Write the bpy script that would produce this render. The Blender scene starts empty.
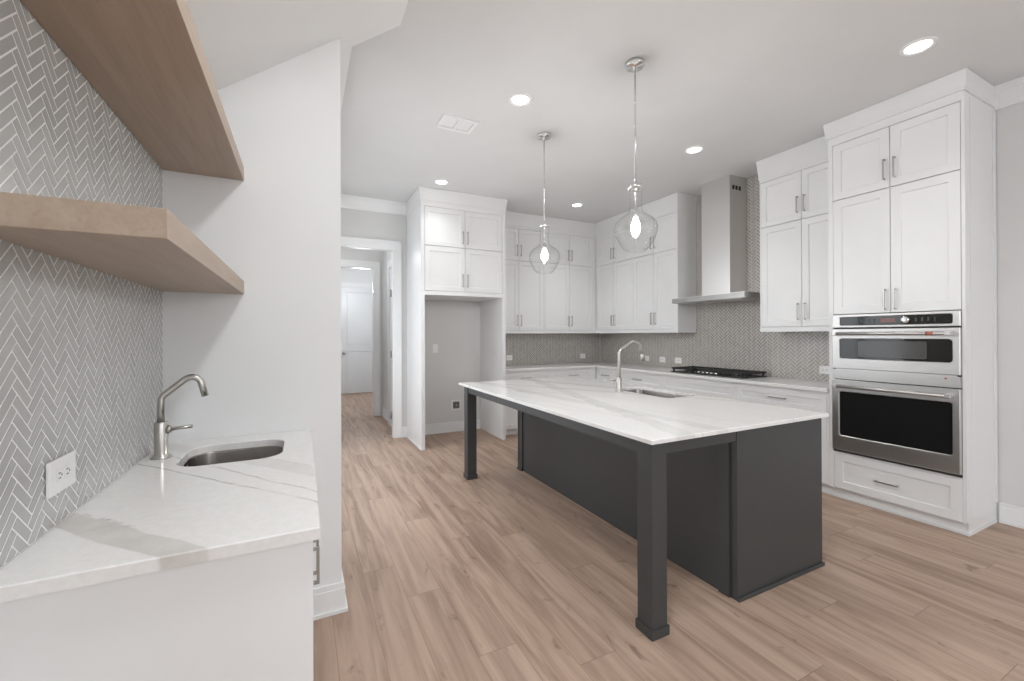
import bpy, bmesh, math, random
from mathutils import Vector, Matrix

random.seed(7)
S = bpy.context.scene
COL = S.collection
PI = math.pi

# ------------------------------------------------------------------ camera
F_PX, YAW, PITCH, ROLL, CY, EYE = 421.5, 0.46221, 0.00266, -0.00357, 334.0, 1.41
fw = Vector((math.sin(YAW) * math.cos(PITCH), math.cos(YAW) * math.cos(PITCH), math.sin(PITCH)))
r0 = Vector((math.cos(YAW), -math.sin(YAW), 0))
u0 = r0.cross(fw)
rt = r0 * math.cos(ROLL) + u0 * math.sin(ROLL)
up = -r0 * math.sin(ROLL) + u0 * math.cos(ROLL)
cam = bpy.data.cameras.new('camera')
cam.sensor_width = 36.0
cam.sensor_fit = 'HORIZONTAL'
cam.lens = F_PX / 1024 * 36.0
cam.shift_y = -(340.5 - CY) / 1024
cam.clip_start = 0.02
cam_ob = bpy.data.objects.new('camera', cam)
COL.objects.link(cam_ob)
M3 = Matrix((rt, up, -fw)).transposed().to_4x4()
M3.translation = Vector((0, 0, EYE))
cam_ob.matrix_world = M3
S.camera = cam_ob

# ------------------------------------------------------------------ world, exposure
S.view_settings.view_transform = 'Standard'
S.view_settings.look = 'None'
S.view_settings.gamma = 1.0
S.view_settings.use_curve_mapping = False
S.view_settings.exposure = 0.28
WORLD_STRENGTH = 3.1
GROUND_FILL = 2.2
LENS_STRENGTH = 6.0
DOWNLIGHT_WATTS = 17.0
BULB_STRENGTH = 210.0
W = bpy.data.worlds.new('sky')
S.world = W
W.use_nodes = True
bg = W.node_tree.nodes['Background']
# pale sky above, made-up ground glow below the horizon, added to lift the ceiling
wt = W.node_tree
w_tc = wt.nodes.new('ShaderNodeTexCoord')
w_sp = wt.nodes.new('ShaderNodeSeparateXYZ')
w_mr = wt.nodes.new('ShaderNodeMapRange')
w_mr.inputs['From Min'].default_value = -0.05
w_mr.inputs['From Max'].default_value = 0.05
w_mr.inputs['To Min'].default_value = GROUND_FILL
w_mr.inputs['To Max'].default_value = WORLD_STRENGTH
wt.links.new(w_tc.outputs['Generated'], w_sp.inputs[0])
wt.links.new(w_sp.outputs['Z'], w_mr.inputs['Value'])
bg.inputs['Color'].default_value = (0.90, 0.95, 1.0, 1)
wt.links.new(w_mr.outputs[0], bg.inputs['Strength'])

# unseen fill lamps added for even light; also makes the recessed downlights
def lamp(kind, loc, watts, size, color):
    L = bpy.data.lights.new('room_lamp', kind)
    L.energy = watts
    L.color = color
    if kind == 'POINT':
        L.shadow_soft_size = size
    elif kind == 'SPOT':
        L.shadow_soft_size = size
        L.spot_size = math.radians(104)
        L.spot_blend = 1.0
    else:
        L.shape = 'DISK'
        L.size = size
    o = bpy.data.objects.new('room_lamp', L)
    COL.objects.link(o)
    o.location = loc
WARM, COOL = (0.94, 0.975, 1.0), (0.91, 0.955, 1.0)
lamp('POINT', (-0.1, -1.5, 2.2), 12, 0.25, COOL)  # added fill behind the camera, no fixture
lamp('AREA', (0.55, 0.75, 3.22), 21, 0.30, WARM)  # added overhead fill for the bar, out of view
lamp('POINT', (2.2, -1.8, 2.2), 34, 0.25, COOL)  # second added fill behind the camera
lamp('POINT', (0.6, 6.8, 2.7), 7, 0.1, WARM)  # added fill to brighten the hall
lamp('POINT', (1.1, 9.2, 2.4), 38, 0.12, COOL)  # added cool fill on the far door


# ------------------------------------------------------------------ material helpers
class N:
    """small expression wrapper round math nodes"""
    def __init__(self, nt, sock):
        self.nt, self.s = nt, sock

    def _m(self, op, *a):
        n = self.nt.nodes.new('ShaderNodeMath')
        n.operation = op
        for i, v in enumerate(a):
            if isinstance(v, N):
                self.nt.links.new(v.s, n.inputs[i])
            else:
                n.inputs[i].default_value = v
        return N(self.nt, n.outputs[0])

    def __add__(self, o): return self._m('ADD', self, o)
    def __radd__(self, o): return self._m('ADD', o, self)
    def __sub__(self, o): return self._m('SUBTRACT', self, o)
    def __rsub__(self, o): return self._m('SUBTRACT', o, self)
    def __mul__(self, o): return self._m('MULTIPLY', self, o)
    def __rmul__(self, o): return self._m('MULTIPLY', o, self)
    def __truediv__(self, o): return self._m('DIVIDE', self, o)
    def floor(self): return self._m('FLOOR', self)
    def frac(self): return self._m('FRACT', self)
    def abs(self): return self._m('ABSOLUTE', self)
    def min(self, o): return self._m('MINIMUM', self, o)
    def max(self, o): return self._m('MAXIMUM', self, o)
    def lt(self, o): return self._m('LESS_THAN', self, o)
    def pow(self, o): return self._m('POWER', self, o)

    def ss(self, a, b, lo=0.0, hi=1.0):
        n = self.nt.nodes.new('ShaderNodeMapRange')
        n.interpolation_type = 'SMOOTHSTEP'
        self.nt.links.new(self.s, n.inputs['Value'])
        for k, v in (('From Min', a), ('From Max', b), ('To Min', lo), ('To Max', hi)):
            if isinstance(v, N):
                self.nt.links.new(v.s, n.inputs[k])
            else:
                n.inputs[k].default_value = v
        return N(self.nt, n.outputs['Result'])


def combine(nt, x, y, z):
    n = nt.nodes.new('ShaderNodeCombineXYZ')
    for i, v in enumerate((x, y, z)):
        if isinstance(v, N):
            nt.links.new(v.s, n.inputs[i])
        else:
            n.inputs[i].default_value = v
    return n.outputs[0]


def xyz(nt, kind='Object'):
    tc = nt.nodes.new('ShaderNodeTexCoord')
    sp = nt.nodes.new('ShaderNodeSeparateXYZ')
    nt.links.new(tc.outputs[kind], sp.inputs[0])
    return [N(nt, sp.outputs[i]) for i in range(3)]


def world_xyz(nt):
    g = nt.nodes.new('ShaderNodeNewGeometry')
    sp = nt.nodes.new('ShaderNodeSeparateXYZ')
    nt.links.new(g.outputs['Position'], sp.inputs[0])
    return [N(nt, sp.outputs[i]) for i in range(3)]


def noise(nt, vec, scale, detail=3.0, rough=0.5, dist=0.0):
    n = nt.nodes.new('ShaderNodeTexNoise')
    nt.links.new(vec, n.inputs['Vector'])
    n.inputs['Scale'].default_value = scale
    n.inputs['Detail'].default_value = detail
    n.inputs['Roughness'].default_value = rough
    n.inputs['Distortion'].default_value = dist
    return N(nt, n.outputs[0])


def mix(nt, f, a, b):
    n = nt.nodes.new('ShaderNodeMix')
    n.data_type = 'RGBA'
    n.clamp_factor = True
    for k, v in ((0, f), (6, a), (7, b)):
        if isinstance(v, N):
            nt.links.new(v.s, n.inputs[k])
        elif hasattr(v, 'is_linked'):
            nt.links.new(v, n.inputs[k])
        elif isinstance(v, (tuple, list)):
            n.inputs[k].default_value = (*v, 1)
        else:
            n.inputs[k].default_value = v
    return n.outputs[2]


def base_mat(name):
    m = bpy.data.materials.new(name)
    m.use_nodes = True
    return m, m.node_tree, m.node_tree.nodes['Principled BSDF']


def bump(nt, p, h, strength=0.1, dist=0.01):
    b = nt.nodes.new('ShaderNodeBump')
    b.inputs['Strength'].default_value = strength
    b.inputs['Distance'].default_value = dist
    nt.links.new(h.s, b.inputs['Height'])
    nt.links.new(b.outputs[0], p.inputs['Normal'])


def paint(name, c, rough=0.5, spec=0.5, texture=0.0):
    m, nt, p = base_mat(name)
    x, y, z = world_xyz(nt)
    v = combine(nt, x, y, z)
    n = noise(nt, v, 2.0, 4.0)
    k = 0.97
    col = mix(nt, n.ss(0.3, 0.7), tuple(ch * k for ch in c), c)
    nt.links.new(col, p.inputs['Base Color'])
    p.inputs['Roughness'].default_value = rough
    p.inputs['Specular IOR Level'].default_value = spec
    if texture:
        bump(nt, p, noise(nt, v, 180.0, 2.0), texture, 0.002)
    return m


def metal(name, c, rough=0.28, brushed=None):
    m, nt, p = base_mat(name)
    p.inputs['Metallic'].default_value = 1.0
    p.inputs['Base Color'].default_value = (*c, 1)
    x, y, z = xyz(nt)
    s = {'x': (3, 420, 420), 'y': (420, 3, 420), 'z': (420, 420, 3), None: (3, 3, 3)}[brushed]
    n = noise(nt, combine(nt, x * s[0], y * s[1], z * s[2]), 1.0, 2.0)
    r = n.ss(0.2, 0.8, rough * 0.9, rough * 1.1)
    nt.links.new(r.s, p.inputs['Roughness'])
    if brushed:
        p.inputs['Anisotropic'].default_value = 0.4
    return m


def emit(name, c, strength):
    m, nt, p = base_mat(name)
    p.inputs['Base Color'].default_value = (*c, 1)
    p.inputs['Emission Color'].default_value = (*c, 1)
    p.inputs['Emission Strength'].default_value = strength
    return m


def thin_glass(name):
    m = bpy.data.materials.new(name)
    m.use_nodes = True
    nt = m.node_tree
    nt.nodes.clear()
    out = nt.nodes.new('ShaderNodeOutputMaterial')
    tr = nt.nodes.new('ShaderNodeBsdfTransparent')
    gl = nt.nodes.new('ShaderNodeBsdfGlossy')
    gl.inputs['Roughness'].default_value = 0.03
    lw = nt.nodes.new('ShaderNodeLayerWeight')
    lw.inputs['Blend'].default_value = 0.42
    f = N(nt, lw.outputs['Facing'])
    col = mix(nt, f.pow(3.0), (0.985, 0.985, 0.985), (0.74, 0.75, 0.75))
    nt.links.new(col, tr.inputs['Color'])
    mx = nt.nodes.new('ShaderNodeMixShader')
    nt.links.new((f.pow(2.5) * 0.45 + 0.03).s, mx.inputs[0])
    nt.links.new(tr.outputs[0], mx.inputs[1])
    nt.links.new(gl.outputs[0], mx.inputs[2])
    nt.links.new(mx.outputs[0], out.inputs['Surface'])
    return m


def floor_mat():
    m, nt, p = base_mat('oak_plank_floor')
    x, y, z = world_xyz(nt)
    pw, pl = 0.185, 1.5
    rx = (x + 20.03) / pw
    row = rx.floor()
    wn = nt.nodes.new('ShaderNodeTexWhiteNoise')
    wn.noise_dimensions = '1D'
    nt.links.new(row.s, wn.inputs['W'])
    off = N(nt, wn.outputs['Value'])
    ry = (y + 30.0) / pl + off * 7.31
    pid = ry.floor()
    w2 = nt.nodes.new('ShaderNodeTexWhiteNoise')
    w2.noise_dimensions = '2D'
    nt.links.new(combine(nt, row, pid, 0.0), w2.inputs['Vector'])
    tone = N(nt, w2.outputs['Value'])
    fx = rx.frac()
    fy = ry.frac()
    dx = (fx - 0.5).abs()
    dy = (fy - 0.5).abs()
    seam = dx.ss(0.491, 0.5).max(dy.ss(0.4986, 0.5))
    sh = tone * 37.0
    v1 = combine(nt, x * 14.0 + sh, y * 1.1 + sh * 2.0, 0.0)
    g1 = noise(nt, v1, 1.0, 5.0, 0.6, 0.8)
    v2 = combine(nt, x * 90.0 + sh, y * 3.0, 0.0)
    g2 = noise(nt, v2, 1.0, 4.0, 0.6)
    v3 = combine(nt, x * 5.0 + sh * 3.0, y * 1.6 + sh, 0.0)
    g3 = noise(nt, v3, 1.0, 3.0)
    c1 = mix(nt, g1.ss(0.28, 0.72), (0.245, 0.156, 0.110), (0.50, 0.358, 0.272))
    c2 = mix(nt, g2.ss(0.35, 0.75) * 0.38, c1, (0.55, 0.41, 0.325))
    c3 = mix(nt, g3.ss(0.62, 0.78) * 0.5, c2, (0.20, 0.122, 0.083))
    c4 = mix(nt, tone * 0.42, c3, (0.50, 0.37, 0.29))
    kn = noise(nt, combine(nt, x * 9.0 + sh, y * 4.5 + sh, 0.0), 1.0, 4.0, 0.65, 0.6)
    c4 = mix(nt, kn.ss(0.61, 0.72) * 0.6, c4, (0.15, 0.095, 0.068))
    c5 = mix(nt, seam * 0.72, c4, (0.11, 0.066, 0.046))
    nt.links.new(c5, p.inputs['Base Color'])
    r = g2.ss(0.3, 0.7, 0.44, 0.56)
    nt.links.new(r.s, p.inputs['Roughness'])
    p.inputs['Specular IOR Level'].default_value = 0.32
    bump(nt, p, g2 * 0.25 - seam, 0.12, 0.003)
    return m


def quartz_mat(name, bands, hairs, soft):
    """white quartz: bands = grey veins (px,py,angle,half width), hairs = fine lines, soft = faint streak amount"""
    m, nt, p = base_mat(name)
    x, y, z = world_xyz(nt)
    v = combine(nt, x, y, z)
    n1 = noise(nt, v, 2.3, 5.0, 0.55)
    n2 = noise(nt, v, 9.0, 5.0, 0.6)
    n3 = noise(nt, v, 60.0, 3.0, 0.6)
    base = mix(nt, n3.ss(0.35, 0.7), (0.80, 0.785, 0.765), (0.845, 0.83, 0.81))
    warp = (n1 - 0.5) * 0.16 + (n2 - 0.5) * 0.05
    out = base
    if soft:
        a = soft[0]
        s = x * math.cos(a) + y * math.sin(a) + warp * 3.2
        st = noise(nt, combine(nt, s * soft[1], (y * math.cos(a) - x * math.sin(a)) * 0.55, 0.0), 1.0, 3.0, 0.5)
        out = mix(nt, st.ss(0.52, 0.72) * soft[2], out, (0.60, 0.575, 0.545))
    for (px, py, a, hw, k) in bands:
        s = (x - px) * math.sin(a) - (y - py) * math.cos(a) + warp * 0.35
        d = s.abs()
        body = d.ss(hw * 0.8, hw, 1.0, 0.0)
        fade = n2.ss(0.3, 0.7, 0.55, 1.0)
        out = mix(nt, body * fade * k, out, (0.50, 0.47, 0.43))
        edge = ((s + hw).abs()).ss(0.0, 0.007, 1.0, 0.0) * n2.ss(0.45, 0.6)
        out = mix(nt, edge * k, out, (0.27, 0.245, 0.22))
    for (px, py, a, k) in hairs:
        s = ((x - px) * math.sin(a) - (y - py) * math.cos(a) + warp * 0.4).abs()
        line = s.ss(0.0015, 0.007, 1.0, 0.0) * n2.ss(0.38, 0.6, 0.25, 1.0)
        out = mix(nt, line * k, out, (0.42, 0.39, 0.36))
    nt.links.new(out, p.inputs['Base Color'])
    p.inputs['Roughness'].default_value = 0.13
    p.inputs['Specular IOR Level'].default_value = 0.5
    return m


def tile_mat(name, lo, hi):
    m, nt, p = base_mat(name)
    g = nt.nodes.new('ShaderNodeNewGeometry')
    r = N(nt, g.outputs['Random Per Island'])
    x, y, z = world_xyz(nt)
    n = noise(nt, combine(nt, x, y, z), 30.0, 3.0)
    nt.links.new(mix(nt, r * 0.75 + n * 0.25, lo, hi), p.inputs['Base Color'])
    p.inputs['Roughness'].default_value = 0.22
    return m


def wood_mat(name):
    m, nt, p = base_mat(name)
    x, y, z = xyz(nt)
    v = combine(nt, x * 22.0, y * 1.6, z * 22.0)
    g = noise(nt, v, 1.0, 5.0, 0.6, 0.6)
    g2 = noise(nt, combine(nt, x * 140.0, y * 5.0, z * 140.0), 1.0, 3.0)
    c = mix(nt, g.ss(0.25, 0.75), (0.375, 0.285, 0.215), (0.45, 0.352, 0.272))
    c = mix(nt, g2.ss(0.45, 0.75) * 0.3, c, (0.30, 0.22, 0.165))
    nt.links.new(c, p.inputs['Base Color'])
    p.inputs['Roughness'].default_value = 0.42
    bump(nt, p, g2, 0.05, 0.001)
    return m


MT = {
    'wall': paint('wall_paint', (0.72, 0.712, 0.702), 0.7, 0.3, 0.03),
    'wall_white': paint('pale_wall_paint', (0.80, 0.80, 0.795), 0.7, 0.3, 0.03),
    'ceiling': paint('ceiling_paint', (0.74, 0.737, 0.732), 0.85, 0.2, 0.03),
    'trim': paint('trim_paint', (0.86, 0.857, 0.852), 0.38, 0.5),
    'cab': paint('cabinet_white_paint', (0.825, 0.822, 0.818), 0.36, 0.5),
    'cabin': paint('valve_box_interior', (0.16, 0.155, 0.15), 0.6),
    'black': paint('charcoal_paint', (0.050, 0.0515, 0.0525), 0.42, 0.5),
    'plastic': paint('white_plastic', (0.90, 0.895, 0.885), 0.35),
    'slot': paint('dark_slot', (0.03, 0.03, 0.03), 0.6),
    'grout': paint('grout', (0.90, 0.895, 0.885), 0.85, 0.2),
    'steel': metal('stainless_steel', (0.57, 0.555, 0.54), 0.36, 'x'),
    'steelv': metal('stainless_steel_vertical_grain', (0.80, 0.785, 0.77), 0.34, 'z'),
    'steeld': metal('darker_brushed_steel', (0.46, 0.45, 0.435), 0.3, 'y'),
    'nickel': metal('brushed_nickel', (0.56, 0.54, 0.51), 0.3),
    'pull': metal('satin_nickel_pull', (0.46, 0.45, 0.44), 0.34),
    'chrome': metal('chrome', (0.78, 0.78, 0.77), 0.09),
    'sink': metal('sink_steel', (0.36, 0.335, 0.315), 0.28, None),
    'iron': paint('cast_iron', (0.018, 0.018, 0.018), 0.5),
    'glassblk': paint('black_oven_glass', (0.012, 0.012, 0.012), 0.06, 0.5),
    'screen': paint('microwave_window_mesh', (0.075, 0.072, 0.070), 0.15, 0.5),
    'display': emit('oven_display', (0.16, 0.085, 0.08), 0.3),
    'red': paint('red_tag', (0.40, 0.13, 0.08), 0.4),
    'legend': paint('panel_legend_grey', (0.05, 0.05, 0.05), 0.4),
    'lens': emit('lamp_lens', (1.0, 0.98, 0.95), LENS_STRENGTH),
    'bulb': emit('bulb_glow', (1.0, 0.98, 0.955), BULB_STRENGTH),
    'glass': thin_glass('clear_glass'),
    'wood': wood_mat('oak_shelf'),
    'door': paint('door_paint', (0.78, 0.79, 0.80), 0.35),
    'tile_bar': tile_mat('grey_glazed_tile', (0.44, 0.438, 0.433), (0.52, 0.517, 0.51)),
    'tile_kit': tile_mat('greige_glazed_tile', (0.375, 0.342, 0.31), (0.455, 0.42, 0.382)),
    'floor': floor_mat(),
    'quartz_bar': quartz_mat('quartz_bar', [(-0.365, 1.275, math.radians(-46), 0.038, 0.72), (-0.04, 1.70, math.radians(-50), 0.04, 0.3)],
                             [(-0.145, 1.531, math.radians(-50), 0.8), (-0.119, 1.609, math.radians(-54), 0.6)], None),
    'quartz': quartz_mat('quartz_kitchen', [(1.78, 2.0, math.radians(77), 0.06, 0.36), (2.52, 2.5, math.radians(121), 0.035, 0.42), (2.2, 3.9, math.radians(112), 0.06, 0.4), (1.72, 3.2, math.radians(96), 0.05, 0.3)],
                         [(1.62, 2.4, math.radians(98), 0.35), (2.3, 2.0, math.radians(110), 0.3)], (math.radians(15), 5.0, 0.22)),
}


# ------------------------------------------------------------------ mesh helpers
def bx(bm, x0, x1, y0, y1, z0, z1, bev=0.0):
    b = bmesh.new() if bev else bm
    vs = [b.verts.new((x, y, z)) for x in (x0, x1) for y in (y0, y1) for z in (z0, z1)]
    for q in ((0, 1, 3, 2), (4, 6, 7, 5), (0, 4, 5, 1), (2, 3, 7, 6), (0, 2, 6, 4), (1, 5, 7, 3)):
        b.faces.new([vs[i] for i in q])
    if bev:
        bmesh.ops.bevel(b, geom=b.edges[:], offset=bev, segments=2, affect='EDGES', profile=0.6)
        merge(bm, b)


def merge(dst, src):
    me = bpy.data.meshes.new('tmp')
    src.to_mesh(me)
    src.free()
    dst.from_mesh(me)
    bpy.data.meshes.remove(me)


def lathe(bm, prof, n=32, c=(0, 0, 0), axis='z', cap0=True, cap1=True):
    rings = []
    for (r, z) in prof:
        ring = []
        for i in range(n):
            a = 2 * PI * i / n
            p = (r * math.cos(a), r * math.sin(a), z)
            if axis == 'y':
                p = (p[0], p[2], p[1])
            elif axis == 'x':
                p = (p[2], p[0], p[1])
            ring.append(bm.verts.new((p[0] + c[0], p[1] + c[1], p[2] + c[2])))
        rings.append(ring)
    for a, b in zip(rings, rings[1:]):
        for i in range(n):
            j = (i + 1) % n
            f = bm.faces.new((a[i], a[j], b[j], b[i]))
            f.smooth = True
    if cap0:
        bm.faces.new(rings[0][::-1])
    if cap1:
        bm.faces.new(rings[-1])


def tube(bm, pts, r, n=14, cap=True):
    """round tube along a polyline; r a number or one per point"""
    pts = [Vector(p) for p in pts]
    rs = r if isinstance(r, (list, tuple)) else [r] * len(pts)
    rings = []
    ref = None
    for i, p in enumerate(pts):
        d = (pts[min(i + 1, len(pts) - 1)] - pts[max(i - 1, 0)]).normalized()
        if ref is None:
            ref = d.orthogonal().normalized()
        ref = (ref - d * ref.dot(d)).normalized()
        q = d.cross(ref)
        rings.append([bm.verts.new(p + (ref * math.cos(2 * PI * k / n) + q * math.sin(2 * PI * k / n)) * rs[i]) for k in range(n)])
    for a, b in zip(rings, rings[1:]):
        for i in range(n):
            j = (i + 1) % n
            f = bm.faces.new((a[i], a[j], b[j], b[i]))
            f.smooth = True
    if cap:
        bm.faces.new(rings[0][::-1])
        bm.faces.new(rings[-1])


def fillet(pts, rad, n=6):
    """round the inner corners of a polyline"""
    pts = [Vector(p) for p in pts]
    out = [pts[0]]
    for a, b, c in zip(pts, pts[1:], pts[2:]):
        d1, d2 = (a - b).normalized(), (c - b).normalized()
        ang = d1.angle(d2)
        t = rad / math.tan(ang / 2)
        p1, p2 = b + d1 * t, b + d2 * t
        cen = b + (d1 + d2).normalized() * (rad / math.sin(ang / 2))
        e1 = (p1 - cen).normalized()
        e2 = (p2 - cen)
        sweep = (p1 - cen).angle(e2)
        e2 = (e2 - e1 * e2.dot(e1)).normalized()
        for k in range(n + 1):
            s = sweep * k / n
            out.append(cen + (e1 * math.cos(s) + e2 * math.sin(s)) * rad)
    out.append(pts[-1])
    return out


def rrect(x0, x1, y0, y1, r, n=6):
    out = []
    for cx, cy, a0 in ((x1 - r, y1 - r, 0), (x0 + r, y1 - r, 90), (x0 + r, y0 + r, 180), (x1 - r, y0 + r, 270)):
        for k in range(n + 1):
            a = math.radians(a0 + 90 * k / n)
            out.append((cx + r * math.cos(a), cy + r * math.sin(a)))
    return out


def slab(bm, outer, holes, z0, z1, ch=0.003):
    """horizontal slab with holes and a small eased top edge"""
    def inset(loop, d):
        n = len(loop)
        res = []
        for i in range(n):
            a, b, c = (Vector(loop[(i + k - 1) % n]) for k in range(3))
            e1, e2 = (b - a).normalized(), (c - b).normalized()
            n1, n2 = Vector((-e1.y, e1.x)), Vector((-e2.y, e2.x))
            m = (n1 + n2)
            m = m / max(m.dot(n1), 0.2)
            res.append(tuple(b + m * d))
        return res
    # outer loops run counter clockwise, holes clockwise, so inset() always moves into the slab
    loops = [outer] + [h[::-1] for h in holes]
    top_e, bot_e = [], []
    for lp in loops:
        n = len(lp)
        t = [bm.verts.new((*p, z1)) for p in inset(lp, ch)]
        m = [bm.verts.new((*p, z1 - ch)) for p in lp]
        b = [bm.verts.new((*p, z0)) for p in lp]
        for i in range(n):
            j = (i + 1) % n
            bm.faces.new((b[i], b[j], m[j], m[i]))
            bm.faces.new((m[i], m[j], t[j], t[i]))
        for ring, acc in ((t, top_e), (b, bot_e)):
            for i in range(n):
                acc.append(bm.edges.get((ring[i], ring[(i + 1) % n])))
    for acc in (top_e, bot_e):
        bmesh.ops.triangle_fill(bm, use_beauty=True, use_dissolve=False, edges=acc)


def prism(bm, poly, axis, a, b):
    """extrude a 2-D polygon along axis; poly is (y,z) for x, (x,z) for y, (x,y) for z"""
    def P(p, t):
        return {'x': (t, p[0], p[1]), 'y': (p[0], t, p[1]), 'z': (p[0], p[1], t)}[axis]
    v0 = [bm.verts.new(P(p, a)) for p in poly]
    v1 = [bm.verts.new(P(p, b)) for p in poly]
    n = len(poly)
    for i in range(n):
        j = (i + 1) % n
        bm.faces.new((v0[i], v0[j], v1[j], v1[i]))
    bm.faces.new(v0[::-1])
    bm.faces.new(v1)


def obj(name, bm, m, parent=None, label=None):
    bmesh.ops.recalc_face_normals(bm, faces=bm.faces[:])
    me = bpy.data.meshes.new(name)
    bm.to_mesh(me)
    bm.free()
    me.materials.append(MT[m])
    o = bpy.data.objects.new(name, me)
    COL.objects.link(o)
    if parent:
        o.parent = parent
    if label:
        o['label'] = label
    return o


def tag(o, label, cat, group=None):
    o['label'] = label
    o['category'] = cat
    if group:
        o['group'] = group
    return o


def thing(name, label, cat, loc=(0, 0, 0), rot=0.0, group=None):
    o = bpy.data.objects.new(name, None)
    o.empty_display_size = 0.1
    COL.objects.link(o)
    o.location = loc
    o.rotation_euler = (0, 0, rot)
    return tag(o, label, cat, group)


def struct(name, bm, m, parent=None):
    o = obj(name, bm, m, parent)
    if not parent:
        o['kind'] = 'structure'
    return o


def boxes(*bs):
    bm = bmesh.new()
    for b in bs:
        bx(bm, *b)
    return bm


def dup(root, loc, rot=None, label=None, group=None):
    r = root.copy()
    COL.objects.link(r)
    r.location = loc
    if rot is not None:
        r.rotation_euler = (0, 0, rot)
    if label:
        r['label'] = label
    if group:
        r['group'] = group
    for ch in list(root.children):
        c = ch.copy()
        COL.objects.link(c)
        c.parent = r
        for g in list(ch.children):
            d = g.copy()
            COL.objects.link(d)
            d.parent = c
    return r


# ------------------------------------------------------------------ the setting
XR, YB, ZC = 4.675, 5.92, 3.237       # right wall, kitchen back wall, ceiling
XT, YP = -0.552, 2.337                # tiled bar wall, front of the partition beside the bar
YP2 = 2.468
XL, YR = -3.2, -4.2                  # living side wall, rear wall with added windows
YH1, YF = 7.70, 11.0                 # second hall opening, far wall with the door

struct('floor', boxes((XL - .1, XR + .1, YR - .1, YP2, -0.1, 0.0), (0.0, XR + .1, YP2, YF + .1, -0.1, 0.0)), 'floor')
struct('ceiling', boxes((XL - .1, XR + .1, YR - .1, YP2, ZC, ZC + 0.12), (0.0, XR + .1, YP2, YF + .1, ZC, ZC + 0.12)), 'ceiling')
wall_right = struct('wall_right', boxes((XR, XR + .1, YR, YB + .1, 0, ZC)), 'wall')

# back wall with the cased opening to the hall
OX0, OX1, OZ = 0.14, 1.137, 2.60
wall_back = struct('wall_back', boxes((OX1, XR, YB, YB + .1, 0, ZC), (0.1, OX0, YB, YB + .1, 0, ZC), (OX0, OX1, YB, YB + .1, OZ, ZC)), 'wall')
struct('wall_hall_left', boxes((0.0, 0.1, YB, YF, 0, ZC)), 'wall')
struct('wall_partition', boxes((XT, 0.18, YP, YP2, 0, ZC - 0.005)), 'wall_white')
wall_left = struct('wall_left', boxes((XT - .1, XT, 0.55, YP2, 0, ZC)), 'wall_white')
struct('wall_living_left', boxes((XL, XT - .1, YP2 - .1, YP2, 0, ZC)), 'wall')
# hall beyond the opening
struct('wall_hall_right', boxes((1.28, 1.38, YB + .1, YH1, 0, ZC)), 'wall')
struct('wall_hall_back', boxes((OX1, 2.4, YH1, YH1 + .1, 0, ZC), (0.1, OX1, YH1, YH1 + .1, OZ, ZC)), 'wall')
struct('wall_foyer_right', boxes((2.3, 2.4, YH1 + .1, YF, 0, ZC)), 'wall')
struct('wall_foyer_back', boxes((0.0, 2.4, YF, YF + .1, 0, ZC)), 'wall_white')

# living side: walls behind the camera, with unseen windows added for daylight
def window_wall(name, axis, c, a0, a1, wins, z0=0.35, z1=2.75):
    # wall with openings; frames and a daylight portal in each
    bm = bmesh.new()
    edges = [a0] + [v for w in wins for v in w] + [a1]
    segs = [(edges[i], edges[i + 1]) for i in range(0, len(edges), 2)]
    def add(p, q, zz0, zz1):
        if axis == 'y':
            bx(bm, p, q, c - .1, c, zz0, zz1)
        else:
            bx(bm, c - .1, c, p, q, zz0, zz1)
    for p, q in segs:
        add(p, q, 0, ZC)
    for p, q in wins:
        add(p, q, 0, z0)
        add(p, q, z1, ZC)
    struct(name, bm, 'wall')
    for i, (p, q) in enumerate(wins):
        f = bmesh.new()
        m = (p + q) / 2
        for s0, s1, zz0, zz1 in ((p, p + .06, z0, z1), (q - .06, q, z0, z1), (m - .03, m + .03, z0, z1), (p + .06, q - .06, z0, z0 + .06), (p + .06, q - .06, z1 - .06, z1), (p + .06, q - .06, 1.5, 1.55)):
            if axis == 'y':
                bx(f, s0, s1, c - .08, c - .02, zz0, zz1)
            else:
                bx(f, c - .08, c - .02, s0, s1, zz0, zz1)
        window_wall.n += 1
        struct('window_%d' % window_wall.n, f, 'trim')
        L = bpy.data.lights.new('window_portal', 'AREA')
        L.shape = 'RECTANGLE'
        L.size, L.size_y = q - p, z1 - z0
        L.cycles.is_portal = True
        lo = bpy.data.objects.new('window_portal', L)
        COL.objects.link(lo)
        if axis == 'y':
            lo.location = (m, c - .09, (z0 + z1) / 2)
            lo.rotation_euler = (PI / 2, 0, PI)
        else:
            lo.location = (c - .09, m, (z0 + z1) / 2)
            lo.rotation_euler = (PI / 2, 0, PI / 2)
window_wall.n = 0
window_wall('wall_rear', 'y', YR, XL, XR, [(0.5, 1.7), (2.2, 4.4)], 0.25, 2.85)
window_wall('wall_side', 'x', XL, YR, YP2 - .1, [(-3.6, -1.6), (-1.3, 0.7)], 0.25, 2.85)

window_wall('wall_kitchen_left', 'x', 0.1, YP2, YB, [(3.0, 4.2), (4.4, 5.6)], 0.30, 2.75)  # unseen windows added to bring side light into the kitchen

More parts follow.
